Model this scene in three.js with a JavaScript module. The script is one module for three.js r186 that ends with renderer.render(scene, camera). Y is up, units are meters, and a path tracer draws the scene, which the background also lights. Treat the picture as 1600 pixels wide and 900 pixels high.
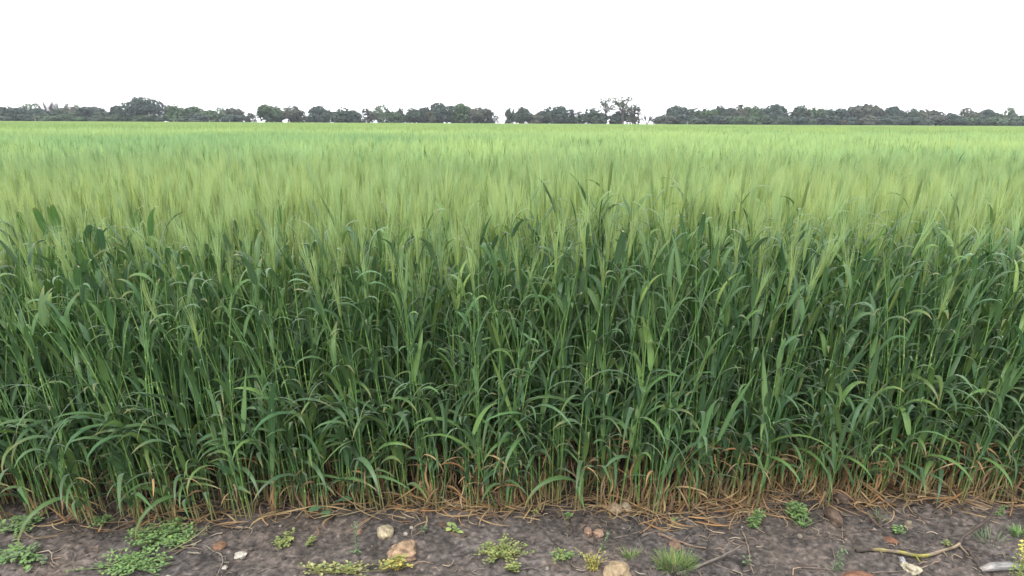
import * as THREE from 'three';
import { ImprovedNoise } from 'three/addons/math/ImprovedNoise.js';
import { mergeVertices } from 'three/addons/utils/BufferGeometryUtils.js';

// ---------------------------------------------------------------- camera, sky, sun, exposure
const scene = new THREE.Scene();
const EYE = 1.35, PITCH = -0.2164, ROLL = 0.005, FOV = 42;
const camera = new THREE.PerspectiveCamera(FOV, 16 / 9, 0.05, 3000);
camera.rotation.order = 'YXZ';
camera.position.set(0, EYE, 0);
camera.rotation.set(PITCH, 0, ROLL);
camera.updateMatrixWorld(true);

const renderer = new THREE.WebGLRenderer({ antialias: true });
renderer.toneMapping = THREE.LinearToneMapping;
renderer.toneMappingExposure = 2.1;
scene.fog = new THREE.FogExp2(new THREE.Color().setRGB(0.86, 0.92, 1.0), 0.00026);
renderer.shadowMap.enabled = true;
renderer.shadowMap.type = THREE.PCFSoftShadowMap;

{ // closed bright overcast: even cloud, a little brighter overhead
  const W = 64, H = 32, d = new Float32Array(W * H * 4);
  for (let j = 0; j < H; j++) for (let i = 0; i < W; i++) {
    const el = Math.max(0, Math.sin(((j + 0.5) / H - 0.5) * Math.PI));
    const L = 0.95 + 0.3 * el, k = (j * W + i) * 4;
    d[k] = L * 0.985; d[k + 1] = L; d[k + 2] = L * 1.03; d[k + 3] = 1;
  }
  const t = new THREE.DataTexture(d, W, H, THREE.RGBAFormat, THREE.FloatType);
  t.mapping = THREE.EquirectangularReflectionMapping;
  t.magFilter = THREE.LinearFilter; t.needsUpdate = true;
  scene.background = t; scene.environment = t;
}
const sun = new THREE.DirectionalLight(new THREE.Color().setRGB(1, 0.96, 0.9), 1.5);
sun.position.set(-5, 15, 7); sun.target.position.set(0, 0, -4);
sun.castShadow = true; sun.shadow.radius = 45;
Object.assign(sun.shadow.camera, { left: -14, right: 14, top: 14, bottom: -14, near: 0.5, far: 60 });
sun.shadow.mapSize.set(2048, 2048);
scene.add(sun, sun.target);

// ---------------------------------------------------------------- helpers
const rng = (a) => () => { a |= 0; a = a + 0x6D2B79F5 | 0; let t = Math.imul(a ^ a >>> 15, 1 | a); t = t + Math.imul(t ^ t >>> 7, 61 | t) ^ t; return ((t ^ t >>> 14) >>> 0) / 4294967296; };
let R = rng(7);
const rr = (a, b) => a + (b - a) * R();
const rg = () => (R() + R() + R() + R() - 2) * 0.9;
const pick = (a) => a[Math.floor(R() * a.length)];
const noiseGen = new ImprovedNoise();
const N = (x, y, z = 0.37) => noiseGen.noise(x + 31.7, y + 17.3, z);
const clamp = (x, a = 0, b = 1) => Math.min(b, Math.max(a, x));
const smooth = (a, b, x) => { const t = clamp((x - a) / (b - a)); return t * t * (3 - 2 * t); };
const F = 450 / Math.tan(FOV * Math.PI / 360);
const look = (px, py) => new THREE.Vector3((px - 800) / F, -(py - 450) / F, -1).applyQuaternion(camera.quaternion);
const onGround = (px, py) => { const d = look(px, py), t = -EYE / d.y; return new THREE.Vector3(d.x * t, 0, d.z * t); };
const atDepth = (px, py, dist) => { const d = look(px, py), t = dist / -d.z; return new THREE.Vector3(d.x * t, EYE + d.y * t, d.z * t); };

// the front edge of the crop, a line on the ground
const e0 = onGround(0, 816), e1 = onGround(1600, 783);
const edgeZ = (x) => e0.z + (e1.z - e0.z) * (x - e0.x) / (e1.x - e0.x) + 0.06 * N(x * 2.1, 4.2) + 0.045 * N(x * 6.3, 1.2);

// cracks: distance to a warped cell border
const cellPts = {};
function cell(i, j) {
  const k = i + ',' + j;
  return cellPts[k] ??= (() => { const r = rng(i * 7919 + j * 104729 + 11); return [i + r(), j + r()]; })();
}
function crackAt(x, z) {
  const s = 7, wx = x * s + 0.7 * N(x * 9, z * 9, 5), wz = z * s + 0.7 * N(x * 9, z * 9, 9);
  const ci = Math.floor(wx), cj = Math.floor(wz);
  let a = 9, b = 9;
  for (let i = -1; i <= 1; i++) for (let j = -1; j <= 1; j++) {
    const p = cell(ci + i, cj + j), d = Math.hypot(p[0] - wx, p[1] - wz);
    if (d < a) { b = a; a = d; } else if (d < b) b = d;
  }
  return (b - a) / s;
}
const nearSoil = (x, z) => smooth(-3.4, -2.9, z) * (1 - smooth(2.6, 3.4, Math.abs(x)));
function soilY(x, z, fine = true) {
  const n = nearSoil(x, z);
  if (n <= 0) return 0;
  let h = 0.022 * N(x * 1.7, z * 1.9) + 0.011 * N(x * 5.1, z * 5.3, 2) + 0.007 * N(x * 13, z * 13, 3);
  if (fine) {
    h += 0.0045 * N(x * 34, z * 34, 4) + 0.0034 * N(x * 80, z * 80, 6);
    const lump = N(x * 21, z * 21, 8); h += 0.013 * Math.max(0, lump - 0.16);
    const open = smooth(-0.08, 0.14, N(x * 1.9, z * 2.6, 12));
    const c = crackAt(x, z); h -= 0.014 * open * (1 - smooth(0.002, 0.0065, c));
  }
  return h * n;
}

// geometry collector with vertex colours and uv
class GB {
  constructor() { this.p = []; this.c = []; this.u = []; this.i = []; }
  get n() { return this.p.length / 3; }
  v(x, y, z, c, u = 0, w = 0) { this.p.push(x, y, z); this.c.push(c[0], c[1], c[2]); this.u.push(u, w); return this.n - 1; }
  tri(a, b, c) { this.i.push(a, b, c); }
  quad(a, b, c, d) { this.i.push(a, b, c, a, c, d); }
  add(o) { const k = this.n; for (const a of ['p', 'c', 'u']) { const s = this[a], q = o[a]; for (let j = 0; j < q.length; j++) s.push(q[j]); } for (const j of o.i) this.i.push(j + k); return this; }
  geo() {
    const g = new THREE.BufferGeometry();
    g.setAttribute('position', new THREE.Float32BufferAttribute(this.p, 3));
    g.setAttribute('color', new THREE.Float32BufferAttribute(this.c, 3));
    g.setAttribute('uv', new THREE.Float32BufferAttribute(this.u, 2));
    g.setIndex(this.i); g.computeVertexNormals();
    return g;
  }
}
// a grass blade: spine bends from angle a0 off the vertical by `bend`, folded along the midrib
function blade(g, o, az, len, wid, a0, bend, { seg = 8, twist = 0, swing = 0, fold = 0.18, col, tip = null, power = 1.4, flat = false, base = 0.5 }) {
  let x = o[0], y = o[1], z = o[2], prev = null;
  const v0 = rr(0, 1), u0 = 0;
  for (let k = 0; k <= seg; k++) {
    const s = k / seg, th = a0 + bend * Math.pow(s, power), a = az + swing * s * s;
    const dx = Math.sin(th) * Math.cos(a), dy = Math.cos(th), dz = Math.sin(th) * Math.sin(a);
    // side and normal
    let sx = -Math.sin(a), sy = 0, sz = Math.cos(a);
    const nx = dy * sz - dz * sy, ny = dz * sx - dx * sz, nz = dx * sy - dy * sx;
    const tw = twist * s, ct = Math.cos(tw), st = Math.sin(tw);
    const qx = sx * ct + nx * st, qy = sy * ct + ny * st, qz = sz * ct + nz * st;
    const mx = -sx * st + nx * ct, my = -sy * st + ny * ct, mz = -sz * st + nz * ct;
    const w = wid * 0.5 * (s < 0.25 ? base + (1 - base) * Math.sin(s / 0.25 * Math.PI / 2) : Math.pow(1 - Math.pow((s - 0.25) / 0.75, 1.9), 0.9));
    let c = col; if (tip && s > 0.72) { const t = (s - 0.72) / 0.28; c = col.map((q, j) => q + (tip[j] - q) * t); }
    const f = fold * w;
    let row;
    if (k === seg) row = [g.v(x, y, z, c, 0.5, v0 + s)];
    else if (flat) row = [g.v(x - qx * w, y - qy * w, z - qz * w, c, u0, v0 + s), g.v(x + qx * w, y + qy * w, z + qz * w, c, 1, v0 + s)];
    else row = [g.v(x - qx * w + mx * f, y - qy * w + my * f, z - qz * w + mz * f, c, 0, v0 + s), g.v(x, y, z, c, 0.5, v0 + s), g.v(x + qx * w + mx * f, y + qy * w + my * f, z + qz * w + mz * f, c, 1, v0 + s)];
    if (prev) {
      if (row.length === 1) for (let j = 0; j + 1 < prev.length; j++) g.tri(prev[j], prev[j + 1], row[0]);
      else for (let j = 0; j + 1 < row.length; j++) g.quad(prev[j], prev[j + 1], row[j + 1], row[j]);
    }
    prev = row;
    const st2 = len / seg; x += dx * st2; y += dy * st2; z += dz * st2;
  }
  return [x, y, z];
}
// a tube through points with radii and colours
function tube(g, pts, rad, cols, sides = 5) {
  let prev = null;
  const P = pts.map((p) => new THREE.Vector3(...p)), up = new THREE.Vector3(), d = new THREE.Vector3(), a = new THREE.Vector3(), b = new THREE.Vector3();
  let L = 0;
  for (let k = 0; k < P.length; k++) {
    d.subVectors(P[Math.min(k + 1, P.length - 1)], P[Math.max(k - 1, 0)]).normalize();
    up.set(0.13, Math.abs(d.y) > 0.8 ? 0 : 1, Math.abs(d.y) > 0.8 ? 1 : 0.07);
    a.crossVectors(d, up).normalize(); b.crossVectors(d, a);
    if (k) L += P[k].distanceTo(P[k - 1]);
    const row = [], c = Array.isArray(cols[0]) ? cols[k] : cols;
    for (let j = 0; j < sides; j++) {
      const t = j / sides * Math.PI * 2, cs = Math.cos(t) * rad[k], sn = Math.sin(t) * rad[k];
      row.push(g.v(P[k].x + a.x * cs + b.x * sn, P[k].y + a.y * cs + b.y * sn, P[k].z + a.z * cs + b.z * sn, c, j / sides, L * 8));
    }
    if (prev) for (let j = 0; j < sides; j++) { const j2 = (j + 1) % sides; g.quad(prev[j], row[j], row[j2], prev[j2]); }
    prev = row;
  }
  const e = g.v(P.at(-1).x, P.at(-1).y, P.at(-1).z, Array.isArray(cols[0]) ? cols.at(-1) : cols);
  for (let j = 0; j < sides; j++) g.tri(prev[j], e, prev[(j + 1) % sides]);
}
const taken = {};
function numbered(n) { const k = taken[n] = (taken[n] ?? -1) + 1; return k ? `${n}_${String(k).padStart(3, '0')}` : n; }
function shade(o) { o.traverse((m) => { if (m.isMesh) { m.castShadow = true; m.receiveShadow = true; } }); return o; }
function mesh(name, geometry, material, parent) { const m = new THREE.Mesh(geometry, material); m.name = name; m.castShadow = m.receiveShadow = true; parent.add(m); return m; }
function thing(name, label, category, pos, group) {
  const o = new THREE.Group(); o.name = numbered(name); o.position.copy(pos); o.userData = { label, category };
  if (group) o.userData.group = group;
  scene.add(o); return o;
}
function placeCopies(name, geometry, material, mats, cols, label, category) {
  const m = new THREE.InstancedMesh(geometry, material, mats.length); m.name = numbered(name);
  mats.forEach((q, k) => { m.setMatrixAt(k, q); if (cols) m.setColorAt(k, cols[k]); });
  m.castShadow = m.receiveShadow = true; m.userData = { kind: 'stuff', label, category }; scene.add(m); return m;
}

// ---------------------------------------------------------------- textures and materials
function dataTex(W, H, fn, srgb, rep = true) {
  const d = new Uint8Array(W * H * 4);
  for (let j = 0; j < H; j++) for (let i = 0; i < W; i++) { const c = fn(i / W, j / H), k = (j * W + i) * 4; d[k] = clamp(c[0]) * 255; d[k + 1] = clamp(c[1]) * 255; d[k + 2] = clamp(c[2]) * 255; d[k + 3] = 255; }
  const t = new THREE.DataTexture(d, W, H); if (srgb) t.colorSpace = THREE.SRGBColorSpace;
  t.magFilter = THREE.LinearFilter; t.minFilter = THREE.LinearMipmapLinearFilter; t.generateMipmaps = true;
  if (rep) t.wrapS = t.wrapT = THREE.RepeatWrapping; t.needsUpdate = true; return t;
}
// periodic value noise for tiling textures
function tileNoise(seed) {
  const r = rng(seed), T = new Float32Array(65536); for (let i = 0; i < 65536; i++) T[i] = r();
  return (x, y, per) => {
    const xi = Math.floor(x), yi = Math.floor(y), fx = x - xi, fy = y - yi, sx = fx * fx * (3 - 2 * fx), sy = fy * fy * (3 - 2 * fy);
    const m = (q) => ((q % per) + per) % per, h = (i, j) => T[(m(i) * 197 + m(j) * 7451 + per * 31) & 65535];
    const a = h(xi, yi), b = h(xi + 1, yi), c = h(xi, yi + 1), d = h(xi + 1, yi + 1);
    return a + (b - a) * sx + (c - a) * sy + (a - b - c + d) * sx * sy;
  };
}
const tn = tileNoise(5), fbm = (u, v, p, o) => { let s = 0, a = 0.5, t = 0; for (let k = 0; k < o; k++) { s += a * tn(u * p, v * p, p); t += a; a *= 0.55; p *= 2; } return s / t; };
const leafTex = dataTex(64, 256, (u, v) => {
  const vein = 0.5 + 0.5 * Math.cos(u * Math.PI * 2 * 9), rib = Math.exp(-Math.pow((u - 0.5) / 0.05, 2));
  const b = 0.84 + 0.09 * vein + 0.10 * (fbm(u, v, 8, 3) - 0.5) + 0.12 * rib;
  return [b, b, b * (1 - 0.08 * rib)];
}, true);
const soilTex = dataTex(1024, 1024, (u, v) => {
  const a = fbm(u, v, 4, 6), b = fbm(u + 0.31, v + 0.17, 16, 5), c = fbm(u + 0.7, v + 0.4, 128, 3);
  const k = 0.305 + 0.24 * (a - 0.5) + 0.19 * (b - 0.5) + 0.34 * (c - 0.5), w = fbm(u + 0.5, v + 0.2, 6, 4) - 0.5;
  const grit = c > 0.80 ? 0.05 : 0;
  return [k * (1.0 + 0.10 * w) + grit, k * 0.905 + grit, k * (0.85 - 0.10 * w) + grit * 0.9];
}, true);
const soilBump = dataTex(1024, 1024, (u, v) => { const b = 0.5 * fbm(u, v, 24, 4) + 0.5 * fbm(u + 0.4, v + 0.9, 140, 3); return [b, b, b]; }, false);
const stoneTex = dataTex(256, 256, (u, v) => { const b = 0.86 + 0.4 * (fbm(u, v, 6, 5) - 0.5) + 0.35 * (fbm(u + 0.3, v, 40, 3) - 0.5); return [b, b * 0.98, b * 0.95]; }, true);
const barkTex = dataTex(64, 256, (u, v) => { const b = 0.82 + 0.5 * (fbm(u, v * 0.5, 16, 4) - 0.5) + 0.3 * (fbm(u + 0.2, v, 4, 4) - 0.5); return [b, b, b]; }, true);

const leafMat = new THREE.MeshPhysicalMaterial({ vertexColors: true, map: leafTex, roughness: 0.88, transmission: 0.4, thickness: 0, specularIntensity: 0.6, clearcoat: 0.5, clearcoatRoughness: 0.36, side: THREE.DoubleSide });
const culmMat = new THREE.MeshStandardMaterial({ vertexColors: true, map: leafTex, roughness: 0.6 });
const cropMat = leafMat;
const farMat = new THREE.MeshPhysicalMaterial({ vertexColors: true, roughness: 0.95, transmission: 0.3, thickness: 0, side: THREE.DoubleSide });
const dryMat = new THREE.MeshPhysicalMaterial({ vertexColors: true, map: leafTex, roughness: 0.92, transmission: 0.2, thickness: 0, side: THREE.DoubleSide });
const soilMat = new THREE.MeshStandardMaterial({ map: soilTex, roughness: 0.97, bumpMap: soilBump, bumpScale: 0.009 });
const stoneMat = new THREE.MeshStandardMaterial({ vertexColors: true, map: stoneTex, roughness: 0.9, bumpMap: stoneTex, bumpScale: 0.004 });
const woodMat = new THREE.MeshStandardMaterial({ vertexColors: true, map: barkTex, roughness: 0.9, bumpMap: barkTex, bumpScale: 0.002 });
const weedMat = new THREE.MeshPhysicalMaterial({ vertexColors: true, roughness: 0.85, transmission: 0.25, thickness: 0, clearcoat: 0.15, clearcoatRoughness: 0.5, side: THREE.DoubleSide });
const crownMat = new THREE.MeshPhysicalMaterial({ vertexColors: true, roughness: 0.95, transmission: 0.15, thickness: 0, side: THREE.DoubleSide });
const barkMat = new THREE.MeshStandardMaterial({ vertexColors: true, roughness: 0.95 });

// linear base colours
const GREEN = [[0.094, 0.210, 0.062], [0.080, 0.190, 0.064], [0.108, 0.228, 0.060], [0.090, 0.190, 0.080], [0.14, 0.265, 0.060], [0.105, 0.215, 0.085]];
const LIME = [[0.16, 0.28, 0.06], [0.20, 0.32, 0.07]];
const CULM = [[0.11, 0.22, 0.055], [0.14, 0.26, 0.06], [0.085, 0.19, 0.055]];
const EARED_CULM = [[0.20, 0.34, 0.07], [0.24, 0.38, 0.09]];
const DRY = [[0.36, 0.215, 0.095], [0.40, 0.27, 0.125], [0.27, 0.145, 0.06], [0.44, 0.315, 0.16], [0.18, 0.115, 0.065], [0.25, 0.175, 0.095]];
const vary = (c, a = 0.15) => { const k = 1 + rr(-a, a), h = rr(-a, a) * 0.4; return [c[0] * k * (1 + h), c[1] * k, c[2] * k * (1 - h)]; };

// ---------------------------------------------------------------- ground
{
  const axis = (fine0, fine1, step, lo, hi) => {
    const a = []; for (let q = fine0; q <= fine1 + 1e-9; q += step) a.push(q);
    let s = step; for (let q = fine1; q < hi;) { s *= 1.35; q += s; a.push(Math.min(q, hi)); }
    s = step; const b = []; for (let q = fine0; q > lo;) { s *= 1.35; q -= s; b.push(Math.max(q, lo)); }
    return [...b.reverse(), ...a];
  };
  const X = axis(-2.1, 2.1, 0.0065, -1500, 1500), Z = axis(-2.85, -1.85, 0.0065, -1800, 300);
  const p = [], u = [], idx = [];
  for (const z of Z) for (const x of X) { p.push(x, soilY(x, z), z); u.push(x / 1.7, z / 1.7); }
  const w = X.length;
  for (let j = 0; j + 1 < Z.length; j++) for (let i = 0; i + 1 < w; i++) { const a = j * w + i; idx.push(a, a + w, a + 1, a + 1, a + w, a + w + 1); }
  const g = new THREE.BufferGeometry();
  g.setAttribute('position', new THREE.Float32BufferAttribute(p, 3)); g.setAttribute('uv', new THREE.Float32BufferAttribute(u, 2));
  g.setIndex(idx); g.computeVertexNormals();
  const m = new THREE.Mesh(g, soilMat); m.name = 'ground'; m.receiveShadow = true; m.castShadow = true;
  m.userData = { kind: 'structure', label: 'bare grey brown cracked soil along the edge of the field', category: 'ground' };
  scene.add(m);
}

// ---------------------------------------------------------------- distant trees
// crown = leaf clumps on lobes; returns {trunk, crown} geometries about 8 m tall, 8 m wide
function treeShape(seed, { h = 8, w = 8, lobes = 9, faces = 70, gap = 0, tone = [0.045, 0.06, 0.035], base = 0.0, leaf = 0.34, shape = 'round', leafy = 1 }) {
  const keep = R; R = rng(seed);
  const tr = new GB(), cr = new GB(), bark = [0.07, 0.06, 0.05];
  const limbs = [];
  const fork = h * (shape === 'tall' ? 0.5 : rr(0.16, 0.26));
  const r0 = 0.03 * h + 0.01 * w;
  tube(tr, [[0, -0.1, 0], [rr(-.1, .1), fork * 0.5, rr(-.1, .1)], [rr(-.2, .2), fork, rr(-.2, .2)]], [r0, r0 * 0.8, r0 * 0.65], bark, 6);
  const centres = [];
  for (let k = 0; k < lobes; k++) {
    let x, y, z;
    if (shape === 'dome') { const a = k / lobes * 6.283 * 2.4, q = Math.sqrt((k + 0.5) / lobes); x = Math.cos(a) * q * w * 0.43; z = Math.sin(a) * q * w * 0.43; y = h * (0.83 - 0.42 * q * q); }
    else if (shape === 'tall') { x = rr(-0.5, 0.5) * w * 0.8; z = rr(-0.5, 0.5) * w * 0.8; y = h * rr(0.5, 0.93); }
    else if (shape === 'bare') { x = rr(-0.5, 0.5) * w; z = rr(-0.5, 0.5) * w; y = h * rr(0.6, 1.0); }
    else { const a = rr(0, 6.283), q = Math.sqrt(R()); x = Math.cos(a) * q * w * 0.36; z = Math.sin(a) * q * w * 0.36; y = h * (base + 0.14 + (0.70 - base) * R() * (1.05 - 0.5 * q)); }
    centres.push([x, y, z]);
    const mid = [x * 0.45 + rr(-.2, .2), fork + (y - fork) * 0.5, z * 0.45 + rr(-.2, .2)];
    tube(tr, [[0, fork * 0.85, 0], mid, [x, y, z]], [r0 * 0.5, r0 * 0.3, r0 * 0.08], bark, 4);
    if (shape === 'bare' || shape === 'tall') for (let q = 0; q < (shape === 'bare' ? 16 : 7); q++) {
      const e = [x + rr(-.14, .14) * w, y + rr(-0.02, .16) * h, z + rr(-.14, .14) * w];
      tube(tr, [mid, [(mid[0] + e[0]) / 2 + rr(-.2, .2), (mid[1] + e[1]) / 2 + rr(0, .3), (mid[2] + e[2]) / 2], e], [r0 * 0.2, r0 * 0.14, r0 * 0.07], bark, 3);
    }
  }
  if (leafy > 0) centres.forEach((c) => {
    const R0 = (shape === 'tall' ? 0.17 * w : 0.235 * w) * rr(0.75, 1.2), ry = R0 * (shape === 'tall' ? 1.0 : rr(0.62, 0.85)), lt = vary(tone, 0.16);
    const n = Math.round(faces * leafy);
    // clumps on the lobe's shell
    for (let q = 0; q < n; q++) {
      const a = rr(0, 6.283), e = Math.asin(rr(-0.75, 1)), f = rr(0.84, 1.03) + 0.14 * N(Math.cos(a) * 2 + c[0], e * 2 + c[1], c[2]);
      const x = c[0] + Math.cos(a) * Math.cos(e) * R0 * f, y = c[1] + Math.sin(e) * ry * f, z = c[2] + Math.sin(a) * Math.cos(e) * R0 * f;
      if (y < 0.25) continue;
      if (gap && N(x * 0.9, y * 0.9, z * 0.9) > 0.28 - gap) continue;
      const col = vary(lt, 0.22);
      for (let s = 0; s < 3; s++) {
        const ox = x + rr(-.22, .22), oy = y + rr(-.18, .18), oz = z + rr(-.22, .22), L = leaf * rr(0.6, 1.3), J = () => rr(-0.5, 0.5) * L;
        const ux = -Math.sin(a) * L + J(), uz = Math.cos(a) * L + J(), uy = J(), vx = -Math.sin(e) * Math.cos(a) * L * 0.8 + J(), vz = -Math.sin(e) * Math.sin(a) * L * 0.8 + J(), vy = Math.cos(e) * L * 0.8 + J();
        const i0 = cr.v(ox - ux, oy - uy, oz - uz, col), i1 = cr.v(ox + vx, oy + vy, oz + vz, col), i2 = cr.v(ox + ux, oy + uy, oz + uz, col), i3 = cr.v(ox - vx, oy - vy, oz - vz, col);
        cr.quad(i0, i1, i2, i3);
      }
    }
  });
  R = keep;
  const out = { trunk: tr.geo(), crown: cr.i.length ? cr.geo() : null }, bb = new THREE.Box3();
  for (const g of [out.trunk, out.crown]) if (g) { g.computeBoundingBox(); bb.union(g.boundingBox); }
  out.h = bb.max.y; out.w = (bb.max.x - bb.min.x + bb.max.z - bb.min.z) / 2; return out;
}
const T_DARK = [0.028, 0.050, 0.028], T_GREEN = [0.044, 0.088, 0.034], T_PALE = [0.09, 0.13, 0.075], T_BROWN = [0.052, 0.060, 0.040], T_BLUE = [0.026, 0.049, 0.037];
const shapes = {
  dark: [treeShape(11, { tone: T_DARK, lobes: 14 }), treeShape(12, { tone: T_BLUE, lobes: 13 }), treeShape(13, { tone: T_DARK, lobes: 13  }), treeShape(14, { tone: T_BLUE, lobes: 12 })],
  green: [treeShape(21, { tone: T_GREEN, lobes: 14 }), treeShape(22, { tone: T_GREEN, lobes: 12  })],
  brown: [treeShape(31, { tone: T_BROWN, lobes: 14 }), treeShape(32, { tone: T_BROWN, lobes: 13 })],
  pale: [treeShape(41, { tone: T_PALE, lobes: 10, faces: 70, gap: 0.05, leaf: 0.28 })],
  airy: [treeShape(51, { tone: T_BROWN, lobes: 11, faces: 70, gap: 0.06, leaf: 0.28 }), treeShape(52, { tone: T_DARK, lobes: 10, faces: 70, gap: 0.08, leaf: 0.28 })],
  dome: [treeShape(61, { tone: T_BLUE, h: 10, w: 18, lobes: 26, faces: 90, shape: 'dome' })],
  tall: [treeShape(71, { tone: T_PALE, h: 11, w: 5, lobes: 11, faces: 40, gap: 0.06, shape: 'tall', leaf: 0.28 }), treeShape(72, { tone: T_PALE, h: 11, w: 7, lobes: 11, faces: 24, gap: 0.1, shape: 'tall', leaf: 0.24 })],
  bare: [treeShape(81, { h: 9, w: 7, lobes: 9, shape: 'bare', leafy: 0 }), treeShape(82, { h: 9, w: 8, lobes: 10, shape: 'bare', leafy: 0 })],
};
// [centre x, half width, top y, kind, label] in photo pixels; the distance gives the size in metres
const WOOD_L = 'dark rounded tree in the dense wood left of the domed tree', WOOD_R = 'dark rounded tree in the long wood beyond the field on the right', SHRUB_R = 'low shrub along the foot of the long wood on the right', SHRUB_L = 'low shrub along the foot of the wood beside the domed tree';
const treeList = [
  [8, 24, 168, 'dark', WOOD_L], [30, 20, 170, 'dark', WOOD_L], [53, 17, 163, 'pale', 'pale green tree standing out of the dark wood by the bare trees', 14],
  [74, 12, 157, 'bare', 'bare leafless tree rising left of the other bare tree above the wood', 10], [96, 14, 160, 'bare', 'bare leafless tree rising between the domed tree and another bare tree', 12],
  [62, 20, 171, 'dark', WOOD_L], [88, 22, 170, 'dark', WOOD_L], [112, 20, 169, 'brown', 'brownish tree in the wood just right of the bare trees'], [123, 9, 165, 'pale', 'small pale treetop between the bare trees and the domed tree', 8],
  [138, 22, 168, 'dark', WOOD_L], [160, 22, 168, 'dark', WOOD_L], [182, 16, 167, 'dark', WOOD_L],
  [227, 39, 154, 'dome', 'broad domed tree, the largest crown on the horizon'],
  [272, 14, 165, 'green', 'green tree close against the right side of the domed tree'], [297, 19, 168, 'green', 'rounded green tree, second to the right of the domed tree'], [323, 18, 173, 'green', 'low green tree, third to the right of the domed tree'],
  [346, 10, 169, 'pale', 'pale airy treetop behind the end of the left wood', 8], [364, 18, 170, 'brown', 'brownish tree at the right end of the left wood'],
  [392, 10, 176, 'airy', 'thin see-through small tree in the first gap of the horizon'],
  [424, 23, 165, 'green', 'bright green ragged tree right of the thin small tree'], [459, 19, 168, 'brown', 'brownish rounded tree beside the bright green ragged tree'],
  [498, 18, 167, 'dark', 'dark tree with a sprig out to its left, after the second gap'], [528, 17, 169, 'dark', 'dark rounded tree, second after the second gap'], [556, 13, 174, 'dark', 'small dark round tree between taller dark trees'],
  [577, 12, 169, 'airy', 'dark open-crowned tree left of the pale silvery tree'], [595, 15, 165, 'pale', 'pale silvery tree with an open rounded crown'], [617, 13, 175, 'green', 'small dark green round tree right of the pale silvery tree'],
  [628, 9, 170, 'airy', 'thin open tree behind the small dark green tree', 8], [647, 17, 171, 'dark', 'dark dense tree right of the thin open tree'], [664, 13, 169, 'dark', 'dark tree left of the light brown tree'], [675, 10, 171, 'brown', 'light brown tree squeezed between dark trees'],
  [692, 17, 163, 'dark', 'tall dark tree left of the two-topped green tree'], [718, 18, 164, 'green', 'green tree with two tops before the wide gap'], [747, 17, 170, 'brown', 'grey green tree at the left side of the wide gap'], [769, 11, 178, 'airy', 'wispy low tree reaching into the wide gap'],
  [800, 12, 170, 'airy', 'thin grey tree at the right side of the wide gap'], [816, 13, 169, 'dark', 'dark tree with bare lower trunk right of the thin grey tree'], [834, 15, 180, 'brown', 'low brown bushy tree under taller dark trees'], [853, 17, 167, 'dark', 'dark green knobbly tree above the low brown tree', 6],
  [880, 16, 168, 'dark', 'flat-topped dark tree left of the open thin trees'], [889, 13, 182, 'green', 'low green bush under the flat-topped dark tree'], [905, 11, 175, 'airy', 'thin open tree left of the tall pale trees'],
  [930, 20, 170, 'dark', 'wide dark tree under the tall narrow tree'], [946, 11, 152, 'tall', 'tall narrow tree with tufted top'], [966, 17, 175, 'dark', 'dark tree between the two tall trees'], [973, 20, 151, 'tall', 'tall wispy tree with an arching thin top'],
  [988, 13, 165, 'airy', 'grey ragged tree right of the tall wispy tree'], [1011, 9, 179, 'bare', 'small bare pale tree in the gap before the right wood'], [1032, 11, 182, 'dark', 'small dark round tree at the left end of the right wood'],
];
for (const [x, hw, top, kind] of [[1057, 19, 167, 'dark'], [1084, 18, 170, 'dark'], [1103, 15, 171, 'green'], [1121, 15, 167, 'dark'], [1140, 15, 170, 'dark'], [1156, 14, 166, 'brown'], [1178, 15, 167, 'green'], [1194, 15, 170, 'dark'], [1211, 20, 165, 'dark'], [1245, 21, 166, 'dark'], [1268, 17, 170, 'green'], [1290, 18, 172, 'dark'], [1312, 18, 171, 'dark'], [1334, 17, 168, 'dark'], [1354, 19, 165, 'brown'], [1376, 15, 172, 'dark'], [1394, 18, 168, 'dark'], [1416, 16, 171, 'dark'], [1440, 17, 173, 'brown'], [1462, 15, 176, 'dark'], [1484, 15, 178, 'dark'], [1512, 17, 171, 'brown'], [1536, 16, 173, 'dark'], [1556, 15, 177, 'dark'], [1577, 12, 169, 'pale'], [1598, 15, 175, 'dark'], [1618, 15, 174, 'dark']])
  treeList.push([x, hw, top, kind, kind === 'dark' ? WOOD_R : null, 8]);
const rightNames = ['green tree in the right wood, nearest its left end', 'brown tree in the right wood, nearest its left end', 'green tree in the right wood, second from its left end', 'green tree in the right wood, below its middle hump', 'tall brown tree at the highest hump of the right wood', 'brown tree in the right wood where its top dips', 'brown tree in the right wood near the pale tree', 'pale airy tree rising at the far right of the wood'];
{ let k = 0; for (const t of treeList) if (t[4] === null) t[4] = rightNames[k++]; }
R = rng(99);
for (let x = 1046; x < 1612; x += 22) treeList.push([x + rr(-5, 5), rr(15, 20), rr(180, 185), pick(['dark', 'dark', 'brown', 'green']), SHRUB_R, -6]);
for (let x = 6; x < 380; x += 24) treeList.push([x + rr(-5, 5), rr(15, 20), rr(178, 182), pick(['dark', 'dark', 'green']), SHRUB_L, -6]);
const TREE_DIST = 290;
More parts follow.
